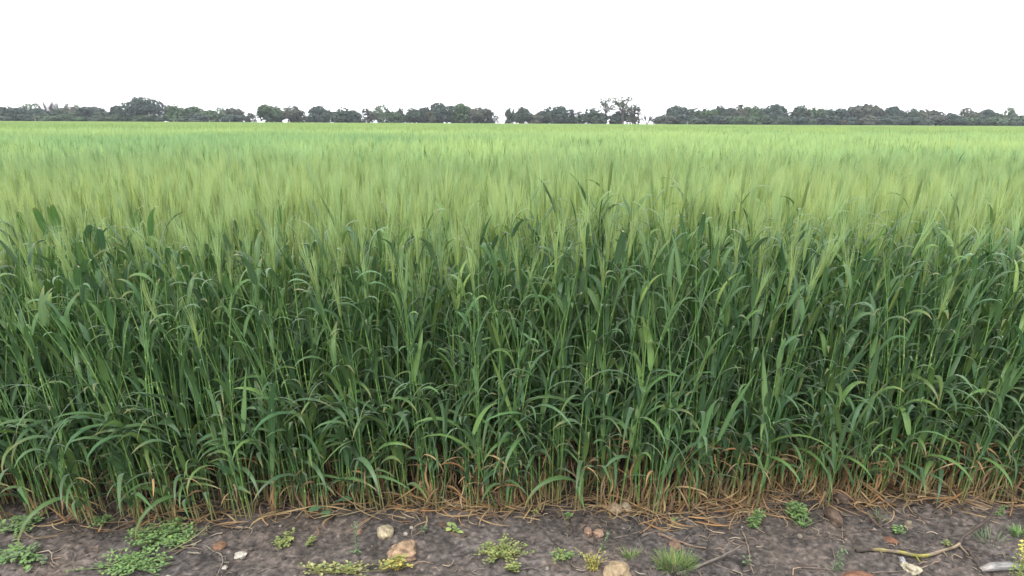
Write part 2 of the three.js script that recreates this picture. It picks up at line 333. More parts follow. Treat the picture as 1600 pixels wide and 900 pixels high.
treeList.forEach(([x, hw, top, kind, label, back = 0], k) => {
  const d = TREE_DIST + back + (k % 3) * 2, eyeY = 189.2 + x / 1600 * 8;
  const base = atDepth(x, eyeY, d); base.y = 0;
  const H = (eyeY - top) / F * d + EYE, Wd = 2 * hw / F * d, list = shapes[kind], s = list[k % list.length];
  const shrub = label === SHRUB_R || label === SHRUB_L;
  const t = thing(kind === 'bare' ? 'bare_tree' : shrub ? 'shrub' : 'tree', label, shrub ? 'shrub' : 'tree', base, label === WOOD_L || label === WOOD_R || shrub ? { [WOOD_L]: 'dark trees of the left wood', [WOOD_R]: 'dark trees of the right wood', [SHRUB_R]: 'shrubs along the right wood', [SHRUB_L]: 'shrubs along the left wood' }[label] : undefined);
  mesh('trunk', s.trunk, barkMat, t);
  if (s.crown) mesh('crown', s.crown, crownMat, t);
  const q = Wd / s.w * (kind === 'dark' || kind === 'green' || kind === 'brown' ? 1.22 : 1.05); t.scale.set(q, H / s.h * 1.02, q); t.rotation.y = kind === 'tall' ? 0.4 : (k * 2.399) % 6.283;
});
// fence posts along the far side of the field
[[55, 'alone by the left wood below the bare trees'], [272, 'at the right foot of the domed tree'], [327, 'first of three before the low green tree'], [344, 'second of three before the low green tree'], [359, 'third of three before the brownish tree'], [452, 'in front of the brownish rounded tree'], [476, 'in the second gap of the trees'], [1074, 'at the left end of the right wood']].forEach(([x, where]) => {
  const p = atDepth(x, 190, 268); p.y = 0;
  const t = thing('fence_post', `pale wooden fence post ${where}`, 'fence post', p, 'fence posts beyond the field');
  const g = new GB(); tube(g, [[0, -0.2, 0], [0.02, 1, 0], [0.03, 2.0, 0.01]], [0.1, 0.095, 0.085], [0.34, 0.31, 0.27], 7); mesh('post', g.geo(), barkMat, t);
});

// ---------------------------------------------------------------- barley
// one tiller; out: list of {name, gb}
function tiller(out, bx, bz, { height, lean, leanAz, leaves = 5, head = false, dry = 2, leafLen = 0.27, leafWid = 0.017, seg = 8, sides = 5, lowSkip = 0, face = false, topS = 0.94, greens = GREEN, hang = 0 }) {
  const stem = new GB(), pts = [], rad = [], cols = [], cc = vary(head && seg < 8 ? pick(EARED_CULM) : pick(CULM), 0.12), K = 9, bow = rr(-0.05, 0.05), ba = rr(0, 6.28);
  const at = (s) => { const q = lean * s * s * height; return [bx + Math.cos(leanAz) * q + bow * Math.sin(s * 3) * Math.cos(ba), s * height * (1 - 0.25 * lean * lean), bz + Math.sin(leanAz) * q + bow * Math.sin(s * 3) * Math.sin(ba)]; };
  const nodes = [0.12, 0.26, 0.43, 0.62, 0.8].map((q) => q + rr(-0.03, 0.03));
  const ss = [0]; for (const n of nodes) ss.push(n - 0.007, n, n + 0.007); ss.push(1); if (sides < 5) { ss.length = 0; ss.push(0, 0.35, 0.7, 1); }
  const pale = [cc[0] * 1.8, cc[1] * 1.5, cc[2] * 2.2];
  ss.forEach((s, k) => {
    pts.push(at(s)); const isNode = sides >= 5 && k > 0 && k < ss.length - 1 && (k - 1) % 3 === 1;
    rad.push((isNode ? 0.0048 : 0.0028) * (1 - 0.4 * s)); cols.push(isNode ? pale : s < 0.1 ? [0.30, 0.26, 0.11] : cc);
  });
  tube(stem, pts, rad, cols, sides);
  out.push({ name: 'stem', gb: stem });
  // leaves alternate left and right of the stem
  const az0 = face ? Math.PI / 2 + pick([-1, 1]) * rr(0.1, 1.5) : rr(0, 6.283);
  for (let k = lowSkip; k < leaves; k++) {
    const s = (0.24 + (topS - 0.24) * k / Math.max(1, leaves - 1)) + rr(-0.05, 0.05), top = k / leaves;
    const g = new GB(), L = leafLen * rr(0.75, 1.2) * (top > 0.75 ? 0.85 : 1) * (top > 0.55 ? rr(0.6, 1) : 1), upright = R() < 0.2 + 0.1 * top;
    const col = vary(R() < 0.07 ? pick(LIME) : pick(greens), 0.2);
    blade(g, at(Math.min(s, 0.985)), az0 + (face && R() < 0.6 ? (k % 2) * rr(-1.6, 1.6) : (k % 2) * Math.PI) + rr(-0.5, 0.5), L, leafWid * rr(0.7, 1.2), rr(0.18, 0.45), upright ? rr(0.15, 0.8) : rr(1.3, 2.8), { seg, twist: rr(-0.9, 0.9), swing: rr(-0.6, 0.6), fold: rr(0.1, 0.35), col, tip: R() < 0.2 ? [0.3, 0.26, 0.1] : null, power: upright ? 1.6 : rr(1.3, 2.6), flat: seg < 6 });
    out.push({ name: 'leaf', gb: g });
  }
  for (let k = 0; k < hang; k++) { // low leaves that hang over the soil
    const g = new GB(); blade(g, at(rr(0.08, 0.5)), Math.PI / 2 + rr(-1.5, 1.5), rr(0.15, 0.30), leafWid * rr(0.75, 1.1), rr(0.1, 0.6), rr(1.6, 2.9), { seg, twist: rr(-1.4, 1.4), swing: rr(-0.7, 0.7), fold: rr(0.1, 0.3), col: vary(pick(greens), 0.2), tip: R() < 0.4 ? [0.32, 0.27, 0.10] : null, power: rr(0.7, 1.2) });
    for (let j = 1; j < g.p.length; j += 3) g.p[j] = Math.max(g.p[j], 0.008);
    out.push({ name: 'leaf', gb: g });
  }
  for (let k = 0; k < dry; k++) {
    const g = new GB();
    const stands = R() < 0.62, o0 = at(stands ? rr(0.0, 0.06) : rr(0.14, 0.30)); o0[0] += rr(-0.02, 0.02); o0[2] += rr(-0.02, 0.02);
    blade(g, o0, rr(0, 6.283), rr(0.06, 0.18), rr(0.004, 0.009), stands ? rr(0.0, 0.45) : rr(0.5, 1.0), stands ? rr(-0.5, 0.9) : rr(1.6, 2.3), { seg: 7, twist: rr(-4, 4), swing: rr(-1.6, 1.6), fold: 0.5, col: vary(pick(DRY), 0.2), power: stands ? rr(1.2, 3) : rr(0.4, 0.9) });
    if (stands) for (let j = 0; j < g.p.length; j += 3) { const y = g.p[j + 1]; g.p[j] += 0.006 * Math.sin(y * 55 + k); g.p[j + 2] += 0.005 * Math.sin(y * 47 + 2 * k); }
    // keep it above the soil
    for (let j = 1; j < g.p.length; j += 3) g.p[j] = Math.max(g.p[j], 0.006 + 0.004 * Math.sin(j));
    out.push({ name: 'dry_leaf', gb: g });
  }
  if (head) {
    const e = at(1), g = new GB(); headGeo(g, e, lean * 0.9 + rr(-0.05, 0.12), leanAz + rr(-0.6, 0.6), 1); out.push({ name: 'ear', gb: g });
  }
}
// an awned ear; detail 1 near, 0 far
function headGeo(g, e, th, az, detail, wide = 1) {
  const c = vary([0.28, 0.42, 0.105], 0.14), ca = vary([0.36, 0.50, 0.19], 0.16), L = rr(0.07, 0.095);
  const d = [Math.sin(th) * Math.cos(az), Math.cos(th), Math.sin(th) * Math.sin(az)], P = (s) => [e[0] + d[0] * s, e[1] + d[1] * s, e[2] + d[2] * s];
  if (detail) tube(g, [0, 0.12, 0.3, 0.5, 0.7, 0.9, 1].map((s) => P(s * L)), [0.0022, 0.0046, 0.0053, 0.0054, 0.0048, 0.0035, 0.001], c, 5);
  else tube(g, [P(0), P(L * 0.5), P(L)], [0.003, 0.0065, 0.002], c, 3);
  const n = detail ? 28 : 11, aw = (detail ? 0.0010 : 0.0015) * wide;
  for (let k = 0; k < n; k++) {
    const s = L * (0.1 + 0.85 * k / n), o = P(s), a = rr(0, 6.283), t = th + rr(-0.03, 0.03), sp = rr(0.05, 0.26), len = rr(0.10, 0.15);
    const dx = d[0] + Math.cos(a) * sp, dy = d[1], dz = d[2] + Math.sin(a) * sp, b = rr(0, 6.283), wx = Math.cos(b) * aw, wz = Math.sin(b) * aw;
    const i0 = g.v(o[0] - wx, o[1], o[2] - wz, ca), i1 = g.v(o[0] + wx, o[1], o[2] + wz, ca), i2 = g.v(o[0] + dx * len, o[1] + dy * len, o[2] + dz * len, ca);
    g.tri(i0, i1, i2);
  }
}
// edge plants as things with parts
R = rng(2024);
function plantParts(o) { const out = []; const n = o.tillers; for (let k = 0; k < n; k++) tiller(out, rr(-0.035, 0.035), rr(-0.025, 0.025), { ...o, height: o.height * rr(0.86, 1.08), lean: o.lean * rr(0.3, 1.4) + 0.03, leanAz: (o.leanAz ?? rr(0, 6.283)) + rr(-0.7, 0.7) }); return out.map((q) => ({ name: q.name, geo: q.gb.geo(), gb: q.gb })); }
const matOf = (n) => n === 'stem' ? culmMat : n === 'dry_leaf' ? dryMat : leafMat;
const edgeVariants = [];
for (let k = 0; k < 24; k++) edgeVariants.push(plantParts({ tillers: k % 3 === 0 ? 4 : 3, height: rr(0.80, 0.97), lean: rr(0.05, 0.16), leaves: 5 + (k % 2), dry: k % 2 ? 3 : 1, hang: k < 12 ? 3 : 1, head: k >= 18, leafLen: rr(0.16, 0.225), leafWid: rr(0.016, 0.021), face: true }));
const outVariants = []; // short tillers that spill over the soil with long hanging leaves
for (let k = 0; k < 4; k++) outVariants.push(plantParts({ tillers: 2, height: rr(0.34, 0.5), lean: rr(0.25, 0.4), leanAz: Math.PI / 2, leaves: 4, dry: 4, leafLen: 0.27, leafWid: 0.021, lowSkip: 1, face: true }));
function addPlant(variant, x, z, turn, scale, label, group, leanX = 0) {
  const t = thing('barley_plant', label, 'barley plant', new THREE.Vector3(x, soilY(x, z, false) - 0.006, z), group);
  for (const p of variant) mesh(p.name, p.geo, matOf(p.name), t);
  t.rotation.order = 'ZYX'; t.rotation.set(0, turn, leanX); t.scale.setScalar(scale);
  return t;
}
const outliers = [
  [437, 800, 0, 'short barley shoot hanging over the soil left of the broad-leaved seedling'], [700, 775, 1, 'short barley shoot bending out over the pale yellow stone'],
  [768, 795, 2, 'short barley shoot with long leaves reaching the soil above the yellow-green clover clump'], [1050, 775, 3, 'short barley shoot drooping over the straw behind the crossed sticks'],
  [1190, 780, 0, 'short barley shoot drooping behind the small weed at the crop edge'], [1300, 800, 1, 'short barley shoot standing against the upright brown clod'],
  [1360, 775, 2, 'short barley shoot drooping just right of the brown clods'], [130, 800, 3, 'short barley shoot bending over the weeds at the far left'], [1560, 770, 1, 'short barley shoot at the far right above the arched branch'],
];
for (const [px, py, v, label] of outliers) { const p = onGround(px, py); addPlant(outVariants[v], p.x, Math.max(p.z, edgeZ(p.x) - 0.02) - 0.015, rr(-0.7, 0.7), rr(0.9, 1.15), label); }
const marks = [[40, 'the dull weeds at the far left'], [250, 'the big bright green weed patch'], [375, 'the bright white stone'], [515, 'the broad-leaved seedling'], [602, 'the cream yellow stone'], [700, 'the reddish brown clod'], [800, 'the clover clump'], [925, 'the two pink stones'], [969, 'the touching tan stones'], [1050, 'the crossed sticks'], [1175, 'the small weed above the wavy stick'], [1245, 'the clover-like weed'], [1315, 'the brown clods'], [1419, 'the small upright stone'], [1553, 'the tip of the arched branch']].map(([px, t]) => [onGround(px, 790).x, t]);
const markAt = (x) => marks.reduce((a, b) => Math.abs(b[0] - x) < Math.abs(a[0] - x) ? b : a)[1];
const windLean = (x) => -0.10 * x + 0.03 * N(x * 1.3, 9);
{
  const cells = [];
  const nx = 97, nz = 3;
  for (let j = 0; j < nz; j++) for (let i = 0; i < nx; i++) cells.push([i, j]);
  for (const [i, j] of cells) {
    const x = -1.97 + 3.94 * (i + 0.5 + rr(-0.45, 0.45)) / nx, dpt = 0.30 * (j + 0.5 + rr(-0.45, 0.45)) / nz, z = edgeZ(x) - dpt;
    addPlant(edgeVariants[Math.floor(R() * 6) * 2 + (R() < 0.06 + 0.86 * smooth(-0.9, 0.5, x + 1.6 * N(x * 2.6, 3.3)) ? 1 : 0) + (j === 0 && R() < 0.85 - 0.3 * smooth(-1, 0.3, x) ? 0 : 12)], x, z, rr(-0.8, 0.8) + (R() < 0.3 ? Math.PI : 0), rr(0.93, 1.09) * (j === 0 ? 0.94 : 1) * (1 + 0.14 * N(x * 2.3, 8.8)), (j === 0 ? 'outermost barley plant at the soil edge behind ' : 'leafy barley plant one or two rows in, behind ') + markAt(x), (j === 0 ? 'outermost barley behind ' : 'second rows of barley behind ') + markAt(x), windLean(x) + rr(-0.07, 0.07));
  }
}
// the crop behind: copies
const whole = (parts) => { const g = new GB(); for (const p of parts) g.add(p.gb); return g.geo(); };
const leafyV = [], headV = [];
for (let k = 0; k < 6; k++) leafyV.push(whole(plantParts({ tillers: 3, height: rr(0.82, 0.95), lean: rr(0.04, 0.12), leaves: 5, dry: 2, leafLen: 0.19, leafWid: 0.016, seg: 6 })));
for (let k = 0; k < 8; k++) headV.push(whole(plantParts({ tillers: 2, height: rr(0.84, 0.91), lean: rr(0.03, 0.10), leaves: 4, dry: 0, leafLen: 0.2, leafWid: 0.012, seg: 6, head: true, topS: 0.84, greens: [...GREEN, ...LIME, ...LIME] })));
const M4 = new THREE.Matrix4(), Q = new THREE.Quaternion(), E = new THREE.Euler(), V = new THREE.Vector3(), S = new THREE.Vector3();
const tint = (x, z) => { const a = N(x * 0.35, z * 0.25, 3) + 0.5 * N(x * 1.1, z * 0.9, 5), k = 1 + 0.16 * a + rr(-0.08, 0.08); return new THREE.Color().setRGB(k * (1 + 0.12 * a), k, k * (1 - 0.08 * a)); };
const heightAt = (x, z) => 1 + 0.05 * N(x * 0.5, z * 0.4, 21) + 0.03 * N(x * 1.7, z * 1.5, 22);
{
  const L = leafyV.map(() => [[], []]), H = headV.map(() => [[], []]);
  const step = 0.076, cw = (z) => 0.75 * -z + 1.6;
  for (let z = -2.2; z > -6.4; z -= step) for (let x = -cw(-4.5) ; x < 6; x += step) {
    if (Math.abs(x) > cw(z) + 0.6) continue;
    const px = x + rr(-0.5, 0.5) * step, pz = z + rr(-0.5, 0.5) * step, dpt = edgeZ(px) - pz;
    if (dpt < 0.0 || (dpt < 0.31 && Math.abs(px) < 1.99)) continue;
    const headed = R() < smooth(0.0, 0.95, dpt + 0.5 * N(px * 2.1, pz * 2.1, 33)) * 0.94, list = headed ? H : L, [ms, cs] = list[Math.floor(R() * list.length)];
    const sc = (headed ? rr(0.95, 1.06) : rr(0.92, 1.08)) * heightAt(px, pz);
    E.set(rr(-0.05, 0.05), rr(0, 6.283), windLean(clamp(px, -2.2, 2.2)) * (headed ? 0.5 : 1) + rr(-0.05, 0.05), 'ZYX');
    ms.push(new THREE.Matrix4().compose(V.set(px, soilY(px, pz, false) - 0.006, pz), Q.setFromEuler(E), S.set(1, 1, 1).multiplyScalar(sc))); cs.push(tint(px, pz));
  }
  leafyV.forEach((g, k) => placeCopies('leafy_barley_crop', g, cropMat, ...L[k], 'dark green leafy barley standing behind the front rows', 'barley crop'));
  headV.forEach((g, k) => placeCopies('bearded_barley_crop', g, cropMat, ...H[k], 'light green bearded barley in ear behind the leafy edge', 'barley crop'));
}
// middle distance: patches of 0.5 m
{
  const mid = [];
  for (let q = 0; q < 5; q++) {
    const g = new GB();
    for (let k = 0; k < 62; k++) {
      const x = rr(-0.27, 0.27), z = rr(-0.27, 0.27), h = rr(0.66, 0.98), th = rr(0.02, 0.16), az = rr(0, 6.28);
      tube(g, [[x, 0.35, z], [x, h * 0.7, z], [x + Math.sin(th) * Math.cos(az) * 0.15, h, z + Math.sin(th) * Math.sin(az) * 0.15]], [0.003, 0.0026, 0.002], vary(CULM[1]), 3);
      headGeo(g, [x + Math.sin(th) * Math.cos(az) * 0.15, h, z + Math.sin(th) * Math.sin(az) * 0.15], th, az, 0);
      for (let j = 0; j < 3; j++) blade(g, [x, h * rr(0.6, 0.97), z], rr(0, 6.28), rr(0.14, 0.24), rr(0.009, 0.016), rr(0.1, 0.5), rr(0.1, 1.6), { seg: 3, flat: true, twist: rr(-1, 1), col: vary(pick(GREEN), 0.2) });
    }
    mid.push(g.geo());
  }
  const far = [];
  for (let q = 0; q < 4; q++) {
    const g = new GB();
    for (let k = 0; k < 620; k++) {
      const x = rr(-1.35, 1.35), z = rr(-1.35, 1.35), h = rr(0.7, 0.98), a = rr(0, 6.28), c = vary([0.29, 0.41, 0.135], 0.25), l = rr(-0.05, 0.05), m = rr(-0.05, 0.05);
      for (let j = 0; j < 2; j++) {
        const b = a + j * 1.5, w = 0.006, wx = Math.cos(b) * w, wz = Math.sin(b) * w;
        const i0 = g.v(x - wx, h - 0.12, z - wz, c), i1 = g.v(x + wx, h - 0.12, z + wz, c), i2 = g.v(x + wx * 1.6 + l * 0.5, h + 0.1, z + wz * 1.6 + m * 0.5, c), i3 = g.v(x + l, h + 0.2 * R() + 0.08, z + m, c);
        g.tri(i0, i1, i2); g.tri(i0, i2, i3);
      }
      if (k % 2 === 0) blade(g, [x, h - rr(0.0, 0.2), z], rr(0, 6.28), rr(0.16, 0.28), rr(0.012, 0.02), rr(0.2, 0.5), rr(0.1, 1.8), { seg: 2, flat: true, col: vary(pick(GREEN), 0.2) });
    }
    far.push(g.geo());
  }
  const dark = atDepth(430, 222, 14);
  const greenPatch = (x, z) => Math.exp(-Math.pow((x - dark.x) / 5, 2) - Math.pow((z + 15) / 4, 2)) + 0.6 * smooth(0.1, 0.5, N(x * 0.07, z * 0.05, 44));
  const put = (list, name, z0, z1, step, label) => {
    const A = list.map(() => [[], []]);
    for (let z = z0; z > z1; z -= step) { const w = 0.74 * -z + 3; for (let x = -w; x < w; x += step) {
      const px = x + rr(-0.2, 0.2) * step, pz = z + rr(-0.2, 0.2) * step, k = Math.floor(R() * list.length), gp = clamp(greenPatch(px, pz));
      E.set(0, Math.floor(R() * 4) * Math.PI / 2 + rr(-0.1, 0.1), 0);
      A[k][0].push(new THREE.Matrix4().compose(V.set(px, 0, pz), Q.setFromEuler(E), S.set(1.05, heightAt(px, pz) * (1 - 0.04 * gp) * rr(0.95, 1.05), 1.05)));
      const c = tint(px, pz); c.r *= 1 - 0.30 * gp; c.g *= 1 - 0.17 * gp; c.b *= 1 - 0.10 * gp; A[k][1].push(c);
    } }
    list.forEach((g, k) => placeCopies(name, g, farMat, ...A[k], label, 'barley crop'));
  };
  put(mid, 'barley_field_middle', -6.5, -26, 0.5, 'light green bearded barley in the middle of the field');
  put(far, 'barley_field_distance', -26.5, -262, 2.5, 'pale green barley stretching to the tree line');
}

// ---------------------------------------------------------------- straw, crumbs and twigs on the soil
R = rng(555);
const slope = (x, z) => { E.set(rr(-0.25, 0.25), rr(0, 6.283), rr(-0.25, 0.25)); return Q.setFromEuler(E); };
{
  const straw = [];
  for (let k = 0; k < 8; k++) { const g = new GB(); blade(g, [0, 0, 0], 0, rr(0.1, 0.24), rr(0.004, 0.008), rr(0.9, 1.4), rr(0.2, 0.7), { seg: 7, twist: rr(-4, 4), swing: rr(-2.4, 2.4), fold: 0.4, col: [1, 1, 1], base: 0.8, power: 0.7 }); for (let j = 1; j < g.p.length; j += 3) g.p[j] = Math.abs(g.p[j]) * 0.7 + 0.004; straw.push(g.geo()); }
  const A = straw.map(() => [[], []]);
  for (let k = 0; k < 2300; k++) {
    const x = rr(-2.4, 2.4), more = smooth(-1.6, 0.2, x), off = rg() * 0.09 - 0.03; if (R() > 0.3 + 0.6 * more || N(x * 2.6, 3.3) + 0.6 * N(x * 8, 5.1) < rr(-0.55, 0.35)) continue;
    const z = edgeZ(x) + off; const a = Math.floor(R() * 8);
    const c = vary(pick(DRY), 0.25); A[a][0].push(new THREE.Matrix4().compose(V.set(x, soilY(x, z, false) + rr(0, 0.012), z), slope().clone(), S.setScalar(rr(0.5, 1.15)))); A[a][1].push(new THREE.Color().setRGB(...c));
  }
  straw.forEach((g, k) => placeCopies('dry_straw', g, dryMat, ...A[k], 'tangled dry tan straw along the foot of the barley', 'straw'));
  const crumbs = [];
  for (let k = 0; k < 3; k++) { const g = new THREE.IcosahedronGeometry(1, 1), p = g.attributes.position; for (let i = 0; i < p.count; i++) { V.fromBufferAttribute(p, i); const s = 1 + 0.5 * N(V.x * 1.7 + k * 9, V.y * 1.7, V.z * 1.7); p.setXYZ(i, V.x * s, V.y * s * 0.7, V.z * s); } g.computeVertexNormals(); crumbs.push(g); }
  const B = crumbs.map(() => [[], []]);
  for (let k = 0; k < 5200; k++) {
    const x = rr(-2.3, 2.3), z = rr(-2.75, -1.85); if (N(x * 3, z * 4, 61) < rr(-0.35, 0.3)) continue;
    const r = 0.0014 + 0.009 * Math.pow(R(), 5), a = k % 3; B[a][0].push(new THREE.Matrix4().compose(V.set(x, soilY(x, z) + r * 0.2, z), slope().clone(), S.setScalar(r)));
    const l = R() < 0.012 ? 4 : rr(0.6, 1.35); B[a][1].push(new THREE.Color().setRGB(0.058 * l, 0.050 * l, 0.045 * l));
  }
  const crumbMat = new THREE.MeshStandardMaterial({ roughness: 0.97 });
  crumbs.forEach((g, k) => placeCopies('soil_crumbs', g, crumbMat, ...B[k], 'small crumbs of grey brown soil scattered on the ground', 'soil'));
  const twigs = [];
  for (let k = 0; k < 5; k++) { const g = new GB(), L = rr(0.025, 0.09), b = rr(-0.016, 0.016); tube(g, [[0, 0.002, 0], [L * 0.4, 0.004, b], [L * 0.7, 0.003, b * 0.5], [L, 0.002, -b]], [0.0016, 0.0015, 0.0012, 0.0006], [1, 1, 1], 4); twigs.push(g.geo()); }
  const D = twigs.map(() => [[], []]);
  for (let k = 0; k < 2600; k++) {
    const x = rr(-2.2, 2.3), z = rr(-2.62, -1.88); if (R() > (0.3 + 0.7 * smooth(-0.6, 0.9, x)) * smooth(-0.35, 0.35, N(x * 2.2, z * 4, 71)) * 1.2) continue;
    const a = k % 5; E.set(rr(-.08, .08), rr(0, 6.28), rr(-.08, .08)); D[a][0].push(new THREE.Matrix4().compose(V.set(x, soilY(x, z, false) + 0.003, z), Q.setFromEuler(E), S.setScalar(rr(0.5, 1.3))));
    const c = vary(pick([[0.20, 0.15, 0.11], [0.08, 0.06, 0.05], [0.13, 0.10, 0.08], [0.30, 0.24, 0.17]]), 0.3); D[a][1].push(new THREE.Color().setRGB(...c));
  }
  twigs.forEach((g, k) => placeCopies('fine_twig_litter', g, new THREE.MeshStandardMaterial({ roughness: 0.95 }), ...D[k], 'fine broken twigs and stalks strewn on the soil', 'twig litter'));
}

// ---------------------------------------------------------------- stones and clods
R = rng(808);
function stone(name, px, py, wpx, hpx, col, label, { turn = 0, sharp = 0.35, sink = 0.3, mott = 0.25, deep = 0.8, up = null } = {}) {
  const p = onGround(px, py), s = EYE / -look(px, py).y / F; // metres per photo pixel here
  const g0 = mergeVertices(new THREE.IcosahedronGeometry(1, 5).deleteAttribute('uv').deleteAttribute('normal')), q = g0.attributes.position, c = [], u = [];
  const seed = px * 0.37;
  for (let i = 0; i < q.count; i++) {
    V.fromBufferAttribute(q, i);
    const n = 1 + sharp * N(V.x * 1.1 + seed, V.y * 1.1, V.z * 1.1) + sharp * 0.5 * Math.abs(N(V.x * 2.7 + seed, V.y * 2.7, V.z * 2.7)) + 0.07 * N(V.x * 7, V.y * 7 + seed, V.z * 7);
    const m = 1 + mott * 1.6 * N(V.x * 2.4, V.y * 2.4 + seed, V.z * 2.4) + mott * N(V.x * 9, V.y * 9, V.z * 9 + seed);
    c.push(col[0] * m, col[1] * m, col[2] * m); u.push(V.x * 0.7 + V.y * 0.3, V.z * 0.7 + V.y * 0.5);
    q.setXYZ(i, V.x * n, V.y * n, V.z * n);
  }
  g0.setAttribute('color', new THREE.Float32BufferAttribute(c, 3)); g0.setAttribute('uv', new THREE.Float32BufferAttribute(u, 2)); g0.computeVertexNormals();
  const rx = wpx * s / 2, ry = up ?? hpx * s * 0.42, rz = hpx * s * deep;
  const m = mesh(numbered(name), g0, stoneMat, scene); m.scale.set(rx, ry, rz); m.rotation.y = turn;
  m.position.set(p.x, soilY(p.x, p.z, false) + ry * (1 - 2 * sink), p.z); m.userData = { label, category: name.replace(/^.*_/, '').replace('clod', 'clod') };
  return m;
}
const TAN = [0.42, 0.33, 0.24], PINK = [0.42, 0.28, 0.21], CREAM = [0.50, 0.44, 0.31], WHITE = [0.72, 0.70, 0.64], BROWN = [0.15, 0.11, 0.085], RUST = [0.26, 0.13, 0.085];
stone('stone', 602, 838, 24, 22, CREAM, 'cream yellow rounded stone on the soil left of the largest tan stone', { turn: 0.3 });
stone('pebble', 560, 832, 11, 12, PINK, 'small pinkish pebble by the thin seeding weed, left of the cream stone');
stone('stone', 630, 869, 44, 26, [0.40, 0.28, 0.19], 'large pitted tan stone half buried beside the little yellow plant', { turn: 0.45, sharp: 0.5, mott: 0.45 });
stone('pebble', 634, 836, 6, 5, WHITE, 'tiny white pebble, the lower of a pair right of the cream stone');
stone('pebble', 643, 826, 5, 4, WHITE, 'tiny white pebble, the upper of a pair right of the cream stone');
stone('pebble', 725, 843, 9, 7, BROWN, 'small brown pebble beside the young leaf seedling');
stone('clod', 690, 820, 12, 10, [0.20, 0.13, 0.10], 'reddish brown soil clod below the straw', { sink: 0.4 });
stone('stone', 960, 798, 22, 17, TAN, 'tan stone at the crop edge, left half of a pair touching', { turn: 0.4, sharp: 0.5 });
stone('stone', 978, 795, 18, 20, [0.36, 0.30, 0.22], 'greyer tan stone at the crop edge, right half of a pair touching', { turn: -0.3, sharp: 0.5 });
stone('stone', 919, 832, 12, 13, PINK, 'small pink stone, left of two lying side by side');
stone('stone', 935, 834, 17, 12, [0.45, 0.31, 0.23], 'pink tan stone, right of two lying side by side', { turn: 0.3 });
stone('stone', 967, 893, 40, 26, [0.45, 0.35, 0.23], 'large pale tan stone at the bottom edge below the yellow weed', { turn: -0.25, sharp: 0.45 });
stone('stone', 1419, 823, 10, 16, [0.38, 0.33, 0.25], 'small upright grey cream stone on the cracked soil', { deep: 0.35, up: 0.018 });
stone('stone', 1425, 888, 21, 15, [0.66, 0.62, 0.48], 'chalky white knobbly stone below the lichened branch', { sharp: 0.7 });
stone('pebble', 1410, 873, 9, 9, [0.55, 0.58, 0.63], 'small bluish white fleck just under the lichened end of the arched branch', { sharp: 0.8, up: 0.006 });
stone('stone', 376, 866, 18, 11, WHITE, 'bright white stone right of the big weed patch', { turn: 0.5 });
stone('pebble', 351, 885, 9, 6, WHITE, 'white pebble below the bright white stone');
stone('pebble', 262, 899, 7, 4, WHITE, 'white pebble at the bottom edge under the weed patch');
stone('pebble', 302, 847, 8, 5, [0.5, 0.48, 0.43], 'pale grey pebble at the right tip of the weed patch');
stone('clod', 342, 852, 20, 14, [0.28, 0.16, 0.10], 'orange brown clod between the weed patch and the white stone', { sink: 0.42 });
stone('clod', 1316, 781, 28, 18, [0.13, 0.095, 0.08], 'dark brown rounded clod behind the upright clod at the crop edge', { sink: 0.25 });
stone('clod', 1302, 812, 18, 34, [0.17, 0.12, 0.095], 'long brown clod leaning at the foot of a barley shoot', { deep: 0.55, up: 0.03, mott: 0.4, sharp: 0.5 });
stone('stone', 1393, 842, 20, 10, RUST, 'flat rusty brown stone beside the small upright stone', { turn: -0.5, up: 0.008 });
stone('stone', 1343, 897, 46, 12, RUST, 'flat rusty stone cut by the bottom edge', { up: 0.012 });
stone('stone', 1056, 849, 17, 14, [0.30, 0.19, 0.15], 'reddish stone behind the green grass tuft');
stone('pebble', 1250, 836, 7, 6, [0.4, 0.36, 0.3], 'small grey pebble below the clover weed at the crop edge');
stone('pebble', 855, 889, 6, 6, [0.45, 0.43, 0.4], 'small grey pebble left of the yellow weed, near the bottom');
stone('clod', 1035, 803, 16, 10, [0.15, 0.10, 0.08], 'dark clod in the straw above the crossed sticks', { sink: 0.4 });
{ // weathered grey wood piece
  const p = onGround(1565, 889), g = new GB(), c = [0.33, 0.31, 0.29];
  tube(g, [[-0.075, 0.006, 0.012], [-0.03, 0.012, 0], [0.03, 0.013, -0.004], [0.085, 0.008, 0.004]], [0.008, 0.017, 0.018, 0.007], [vary(c, .2), vary(c, .2), vary(c, .2), c], 9);
  const m = mesh('wood_piece', g.geo(), woodMat, scene); m.position.set(p.x, soilY(p.x, p.z, false), p.z); m.scale.y = 0.7; m.userData = { label: 'weathered grey piece of wood beside the yellow flower', category: 'wood' };
}

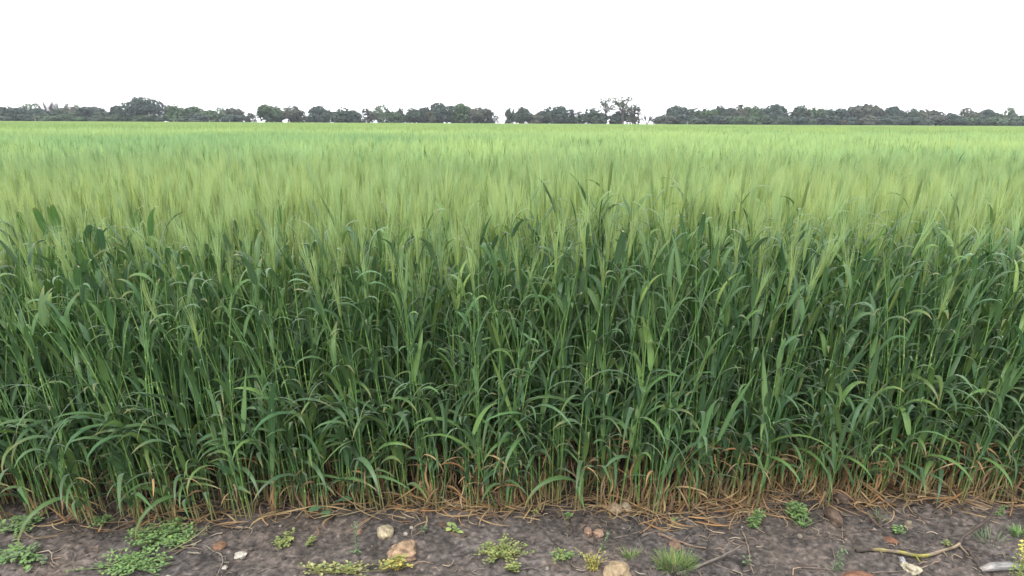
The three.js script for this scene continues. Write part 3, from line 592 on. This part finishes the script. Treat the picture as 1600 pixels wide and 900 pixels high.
// ---------------------------------------------------------------- sticks
function stick(name, pts, r0, r1, col, label, { lift = [], wob = 0.004, parts = null } = {}) {
  const P = pts.map(([px, py], k) => { const q = onGround(px, py); const l = lift[k] ?? 0; if (l) { const d = look(px, py), t = (l - EYE) / d.y; q.set(d.x * t, 0, d.z * t); } return [q.x, soilY(q.x, q.z, false) + r0 * 0.9 + l, q.z]; });
  const o = new THREE.Vector3(P[0][0], 0, P[0][2]);
  const curve = new THREE.CatmullRomCurve3(P.map((p) => new THREE.Vector3(p[0] - o.x, p[1], p[2] - o.z))), n = Math.max(8, P.length * 6), g = new GB(), Q2 = [], rad = [], cs = [];
  for (let k = 0; k <= n; k++) { const s = k / n, v = curve.getPoint(s); Q2.push([v.x + wob * N(s * 9, P[0][0] * 5), v.y, v.z + wob * N(s * 9, P[0][2] * 5 + 7)]); rad.push((r0 + (r1 - r0) * s) * (1 + 0.25 * N(s * 14, P[0][0] * 9))); cs.push(vary(typeof col === 'function' ? col(s) : col, 0.16)); }
  tube(g, Q2, rad, cs, 7);
  const t = thing(name, label, 'stick', o); mesh('shaft', g.geo(), woodMat, t);
  (parts ?? []).forEach(([s, dx, dy, dz, rad2]) => { const v = curve.getPoint(s), h = new GB(); tube(h, [[v.x, v.y, v.z], [v.x + dx * .5, v.y + dy * .6, v.z + dz * .5], [v.x + dx, v.y + dy, v.z + dz]], [rad2, rad2 * .8, rad2 * .4], vary(typeof col === 'function' ? col(s) : col, .1), 5); mesh('side_shoot', h.geo(), woodMat, t); });
  return t;
}
const GREYW = [0.24, 0.20, 0.165], DARKW = [0.085, 0.065, 0.055], TANW = [0.34, 0.26, 0.18];
stick('fallen_branch', [[1336, 861], [1368, 857], [1405, 861], [1442, 866], [1480, 859], [1497, 854], [1502, 845], [1528, 826], [1545, 812], [1553, 798]], 0.0058, 0.0052,
  (s) => s < 0.1 ? DARKW : s < 0.36 && N(s * 40, 2) > -0.22 ? [0.36, 0.33, 0.08] : s < 0.58 ? TANW : [0.11, 0.08, 0.065], 'arched fallen branch with a yellow lichened end and dark upper half', { lift: [0, 0.004, 0.006, 0.004, 0.006, 0.012, 0.02, 0.045, 0.05, 0.03], parts: [[0.30, 0.004, -0.012, 0.03, 0.003], [0.56, 0.008, -0.01, 0.045, 0.004], [0.42, 0.0, -0.004, 0.03, 0.003]] });
stick('stick', [[1056, 899], [1085, 886], [1112, 874], [1135, 862], [1157, 850]], 0.0048, 0.003, GREYW, 'straight grey stick slanting up from the bottom edge right of the grass tuft', { lift: [0, 0, 0.012, 0.018, 0.022] });
stick('stick', [[1002, 835], [1025, 827], [1050, 822], [1075, 817]], 0.004, 0.002, GREYW, 'grey stick, upper of the crossed sticks above the grass tuft');
stick('stick', [[1028, 831], [1045, 836], [1062, 842], [1082, 848], [1104, 852]], 0.0055, 0.0025, [0.30, 0.21, 0.15], 'brown stick, lower of the crossed sticks above the grass tuft', { parts: [[0.55, 0.03, 0.012, -0.03, 0.0018]] });
stick('stick', [[958, 840], [975, 834], [1000, 828]], 0.003, 0.002, GREYW, 'short grey stick right of the pink stones');
stick('stalk', [[1110, 806], [1107, 846], [1105, 882]], 0.0018, 0.0014, DARKW, 'thin dark stalk running straight down right of the grass tuft');
stick('stick', [[1160, 828], [1167, 845], [1171, 862], [1174, 880], [1178, 894]], 0.0026, 0.0018, TANW, 'thin wavy tan stick below the small crop-edge weed');
stick('stick', [[1085, 862], [1110, 876], [1140, 886], [1172, 896]], 0.0022, 0.0016, GREYW, 'thin grey stick crossing the straight slanting stick');
stick('stalk', [[1296, 844], [1301, 858], [1304, 872], [1302, 886]], 0.0024, 0.0016, GREYW, 'short grey stalk beside the grey-green wispy weed');
stick('stalk', [[1315, 812], [1317, 840]], 0.0024, 0.002, TANW, 'short straight pale stalk right of the leaning brown clod');
stick('stick', [[1252, 884], [1290, 889], [1330, 891], [1372, 893], [1418, 889]], 0.0028, 0.0018, GREYW, 'long thin grey stick lying along the bottom right of the soil');
stick('stick', [[1434, 886], [1450, 880], [1472, 872]], 0.003, 0.0018, TANW, 'short tan stick right of the chalky white stone');
stick('stick', [[1508, 858], [1520, 872], [1530, 886], [1542, 903]], 0.004, 0.003, [0.14, 0.105, 0.085], 'dark stick slanting down below the fork of the arched branch');
stick('stick', [[318, 848], [330, 858], [348, 868], [346, 882], [338, 899]], 0.003, 0.002, [0.28, 0.25, 0.21], 'wavy grey twig between the weed patch and the white stones');
stick('stick', [[402, 898], [420, 890], [440, 885]], 0.0025, 0.0015, GREYW, 'short grey twig at the bottom left of the straggling yellow weeds');
stick('stick', [[845, 828], [862, 848], [880, 862]], 0.002, 0.0014, DARKW, 'thin dark twig left of the yellow weed');
stick('stick', [[800, 894], [830, 889], [850, 894]], 0.002, 0.0016, GREYW, 'thin grey twig at the bottom right of the yellow-green clump');
stick('stick', [[293, 862], [303, 863], [314, 864]], 0.0026, 0.002, [0.42, 0.37, 0.29], 'short pale twig at the tip of the weed patch');
stick('stick', [[32, 828], [55, 842], [90, 838]], 0.003, 0.002, TANW, 'pale twig among the weeds at the far left');

// ---------------------------------------------------------------- weeds
R = rng(321);
// oval leaf facing up
function oval(g, x, y, z, az, len, wid, tilt, col) {
  const ca = Math.cos(az), sa = Math.sin(az), ct = Math.cos(tilt), st = Math.sin(tilt);
  const P = (l, w, h) => [x + (ca * ct) * l - sa * w - ca * st * h * 0, y + st * l + h, z + (sa * ct) * l + ca * w];
  const prof = [[0, 0.12], [0.25, 0.8], [0.55, 1], [0.85, 0.62], [1, 0]];
  let prev = null;
  for (const [s, w] of prof) {
    const h = -0.12 * len * s * s, ed = 0.1 * wid * w;
    const row = w === 0 ? [g.v(...P(len * s, 0, h), col)] : [g.v(...P(len * s, -wid / 2 * w, h + ed), col), g.v(...P(len * s, 0, h), col), g.v(...P(len * s, wid / 2 * w, h + ed), col)];
    if (prev) { if (row.length === 1) { g.tri(prev[0], prev[1], row[0]); g.tri(prev[1], prev[2], row[0]); } else { g.quad(prev[0], prev[1], row[1], row[0]); g.quad(prev[1], prev[2], row[2], row[1]); } }
    prev = row;
  }
}
const mpp = (px, py) => EYE / -look(px, py).y / F;
// creeping weed: stems radiate over the soil and carry small leaves
function creeper(px, py, wpx, hpx, cols, label, { n = 16, leaf = 0.012, per = 9, rise = 0.025, name = 'weed' } = {}) {
  const o = onGround(px, py), s = mpp(px, py), t = thing(name, label, 'weed', new THREE.Vector3(o.x, soilY(o.x, o.z, false), o.z)), st = new GB(), lf = new GB();
  const y0 = t.position.y;
  for (let k = 0; k < n; k++) {
    const a = rr(0, 6.283), len = Math.sqrt(rr(0.05, 1)) * (R() < 0.15 ? 1.35 : 0.95), ex = Math.cos(a) * len * wpx * s / 2, ez = Math.sin(a) * len * hpx * s * 1.05, up = rr(0.4, 1.2) * rise * (1.15 - len * 0.7);
    const pts = [0, 0.35, 0.7, 1].map((q) => { const x = ex * q + rr(-1, 1) * 0.006, z = ez * q + rr(-1, 1) * 0.006; return [x, soilY(o.x + x, o.z + z, false) - y0 + 0.003 + up * Math.sin(q * 1.9), z]; });
    tube(st, pts, [0.0012, 0.0011, 0.001, 0.0006], vary([cols[0][0] * 1.2, cols[0][1] * 0.9, cols[0][2]], 0.15), 4);
    for (let j = 0; j < per; j++) {
      const q = 0.25 + 0.75 * (j + R()) / per, f = Math.min(2, Math.floor(q * 3)), w = q * 3 - f, A = pts[f], B = pts[f + 1] ?? pts[3], c = vary(pick(cols), 0.2);
      oval(lf, A[0] + (B[0] - A[0]) * w + rr(-.004, .004), A[1] + (B[1] - A[1]) * w + rr(0, 0.006), A[2] + (B[2] - A[2]) * w + rr(-.004, .004), rr(0, 6.283), leaf * rr(0.6, 1.3), leaf * rr(0.5, 0.9), rr(-0.1, 0.7), c);
    }
  }
  mesh('stem', st.geo(), weedMat, t); mesh('foliage', lf.geo(), weedMat, t);
  return t;
}
// tuft of fine blades
function tuft(px, py, wpx, hgt, n, cols, label, { wid = 0.0025, name = 'grass_tuft', bend = 1.2, category = 'grass tuft' } = {}) {
  const o = onGround(px, py), s = mpp(px, py), t = thing(name, label, category, new THREE.Vector3(o.x, soilY(o.x, o.z, false), o.z)), g = new GB();
  for (let k = 0; k < n; k++) { const a = rr(0, 6.283), q = Math.sqrt(R()) * wpx * s * 0.32; blade(g, [Math.cos(a) * q, 0, Math.sin(a) * q * 0.7], a + rr(-.8, .8), hgt * rr(0.5, 1.15), wid * rr(0.6, 1.2), rr(0.1, 0.9), rr(0.2, bend), { seg: 4, flat: true, twist: rr(-1, 1), swing: rr(-.6, .6), col: vary(pick(cols), 0.2) }); }
  mesh('blades', g.geo(), weedMat, t); return t;
}
// upright thin weed with small leaves up the stem
function sprig(px, py, hgt, n, cols, label, { leaf = 0.016, lean = [0.02, 0], stems = 2, narrow = 0.35, flower = null, spread = 0.2 } = {}) {
  const o = onGround(px, py), t = thing('weed', label, 'weed', new THREE.Vector3(o.x, soilY(o.x, o.z, false), o.z)), st = new GB(), lf = new GB(), fl = new GB();
  for (let k = 0; k < stems; k++) {
    const h = hgt * rr(0.7, 1.05), bx = rr(-.012, .012), bz = rr(-.01, .01), lx = lean[0] * rr(0.4, 1.4) + rr(-1, 1) * spread * h, lz = lean[1] + rr(-0.6, 0.6) * spread * h, at = (q) => [bx + lx * q * q, h * q, bz + lz * q * q];
    tube(st, [0, 0.33, 0.66, 1].map(at), [0.0016, 0.0014, 0.0011, 0.0006], vary(cols[0], 0.1), 4);
    for (let j = 0; j < n; j++) { const q = (j + R()) / n; oval(lf, ...at(q), rr(0, 6.283), leaf * rr(0.6, 1.3) * (1.15 - 0.5 * q), leaf * narrow * rr(0.8, 1.4), rr(-0.2, 1.0), vary(pick(cols), 0.18)); }
    if (flower) for (let j = 0; j < 16; j++) { const e = at(rr(0.84, 1.03)); oval(fl, e[0] + rr(-.009, .009), e[1] + rr(-.006, .006), e[2] + rr(-.009, .009), rr(0, 6.28), 0.009, 0.008, rr(-.3, .8), vary(flower, 0.1)); }
  }
  mesh('stem', st.geo(), weedMat, t); mesh('foliage', lf.geo(), weedMat, t); if (flower) mesh('flower', fl.geo(), weedMat, t);
  return t;
}
const FRESH = [[0.13, 0.245, 0.065], [0.17, 0.29, 0.075], [0.10, 0.19, 0.05]], YG = [[0.21, 0.26, 0.065], [0.26, 0.28, 0.08], [0.14, 0.20, 0.05]], YEL = [[0.40, 0.35, 0.08], [0.33, 0.31, 0.08], [0.22, 0.25, 0.06]], DULL = [[0.11, 0.17, 0.08], [0.14, 0.19, 0.10]];
creeper(250, 842, 120, 66, FRESH, 'big bright green patch of small round leaves on the soil', { n: 80, per: 10, leaf: 0.0115, rise: 0.035 });
creeper(205, 882, 150, 40, FRESH, 'low green weed patch below the big bright patch', { n: 52, per: 8, leaf: 0.011 });
creeper(160, 822, 36, 18, FRESH, 'small feathery green weed at the straw left of the bright patch', { n: 16, leaf: 0.010, rise: 0.04 });
creeper(28, 826, 90, 30, [...FRESH, ...DULL], 'dull green weed patch in the far left corner, upper one', { n: 26, leaf: 0.016 });
creeper(30, 872, 120, 30, [...FRESH, ...DULL], 'dull green weed patch in the far left corner, lower one', { n: 30, leaf: 0.016 });
creeper(445, 848, 42, 22, YG, 'small yellow-green creeping weed left of the thin seeding weed', { n: 14, leaf: 0.011 });
creeper(487, 852, 20, 12, YG, 'tiny yellow-green weed beside the small creeping weed', { n: 7, leaf: 0.010 });
creeper(520, 893, 150, 14, [...YG, [0.36, 0.33, 0.16]], 'straggling yellowish weeds along the bottom edge left of the tan stone', { n: 34, leaf: 0.011, per: 7 });
creeper(782, 876, 80, 44, YG, 'yellow-green clover clump on the bare soil at the middle bottom', { n: 40, leaf: 0.0105, rise: 0.035 });
creeper(805, 893, 30, 12, YG, 'yellow-green sprig touching the clover clump', { n: 9, leaf: 0.012 });
creeper(620, 893, 50, 14, YEL, 'little yellow plant at the foot of the large tan stone', { n: 16, leaf: 0.014, rise: 0.045 });
sprig(553, 868, 0.11, 11, DULL, 'thin grey-green seeding weed standing by the pinkish pebble', { lean: [0.0, -0.02], stems: 3 });
creeper(710, 834, 18, 12, [[0.26, 0.36, 0.10]], 'single pale young leaf seedling above the brown pebble', { n: 3, per: 2, leaf: 0.028, rise: 0.012 });
creeper(661, 836, 14, 10, DULL, 'tiny dull green seedling right of the white pebbles', { n: 4, leaf: 0.012, per: 3 });
creeper(886, 812, 12, 8, FRESH, 'tiny fresh green seedling alone above the pink stones', { n: 4, leaf: 0.014, per: 2 });
creeper(836, 806, 14, 8, YG, 'tiny yellow-green seedling at the straw edge', { n: 4, leaf: 0.012, per: 3 });
sprig(927, 888, 0.065, 14, YEL, 'spiky yellow weed spreading below the pink stones', { stems: 14, leaf: 0.013, lean: [-0.015, 0], spread: 1.1 });
creeper(880, 876, 46, 16, [...FRESH, ...YG], 'thin green weed reaching left of the spiky yellow weed', { n: 12, leaf: 0.010 });
sprig(944, 858, 0.07, 8, DULL, 'slender green weed leaning right of the pink stones', { stems: 2, lean: [0.02, 0] });
tuft(985, 868, 34, 0.04, 60, [...FRESH, ...YG], 'small sparse grass tuft left of the dense tuft');
tuft(1054, 884, 78, 0.06, 420, [[0.11, 0.21, 0.045], [0.15, 0.25, 0.055], [0.08, 0.15, 0.04], [0.22, 0.22, 0.08]], 'dense green grass tuft below the crossed sticks');
sprig(1174, 820, 0.07, 12, FRESH, 'small green weed at the crop edge above the wavy tan stick', { stems: 6, leaf: 0.020, narrow: 0.5 });
creeper(1244, 808, 38, 26, FRESH, 'clover-like green weed at the crop edge left of the brown clods', { n: 20, leaf: 0.015, rise: 0.05 });
tuft(1253, 822, 16, 0.05, 40, FRESH, 'little grass tuft under the clover-like weed');
tuft(1368, 812, 26, 0.05, 34, DULL, 'thin grass shoots in the straw right of the brown clods');
creeper(1402, 833, 14, 12, FRESH, 'fresh green seedling left of the small upright stone', { n: 8, leaf: 0.012, per: 4 });
sprig(1311, 892, 0.09, 12, DULL, 'grey-green wispy weed beside the short grey stalk', { stems: 4, leaf: 0.018, narrow: 0.2 });
tuft(1545, 846, 60, 0.06, 46, DULL, 'wispy dull grass under the arched branch', { bend: 1.8 });
sprig(1563, 806, 0.05, 9, FRESH, 'small green weed at the tip of the arched branch', { stems: 3 });
tuft(1592, 838, 34, 0.04, 110, FRESH, 'feathery green tuft at the right edge');
creeper(1482, 855, 16, 8, YG, 'yellow-green seedling behind the arched branch', { n: 7, leaf: 0.010, per: 3 });
sprig(1587, 900, 0.11, 14, [[0.22, 0.30, 0.06], [0.28, 0.34, 0.08]], 'yellow flowering weed in the bottom right corner', { stems: 4, leaf: 0.014, narrow: 0.4, lean: [0, 0], flower: [0.62, 0.58, 0.10] });
creeper(1168, 880, 12, 10, DULL, 'tiny green seedling beside the wavy tan stick', { n: 4, leaf: 0.012, per: 3 });
creeper(1055, 813, 10, 8, FRESH, 'tiny green seedling under the straw above the crossed sticks', { n: 3, leaf: 0.012, per: 2 });
{ // broad-leaved seedling in the crop edge
  const o = onGround(515, 797), t = thing('broadleaf_seedling', 'broad-leaved dark green seedling with three leaves at the crop edge', 'seedling', new THREE.Vector3(o.x, soilY(o.x, o.z, false), o.z + 0.01)), st = new GB();
  for (const [dx, dy, dz, az] of [[-0.02, 0.035, 0.02, 2.4], [0.035, 0.05, 0.0, -0.2], [0.0, 0.03, 0.035, 1.4]]) {
    tube(st, [[0, 0, 0], [dx * 0.5, dy * 0.8, dz * 0.5], [dx, dy, dz]], [0.0018, 0.0016, 0.0013], [0.10, 0.2, 0.06], 5);
    const g = new GB(); oval(g, dx, dy, dz, az, 0.05, 0.036, 0.1, [0.055, 0.15, 0.055]); mesh('leaf', g.geo(), weedMat, t);
  }
  mesh('stem', st.geo(), weedMat, t);
}

shade(scene);
renderer.render(scene, camera);
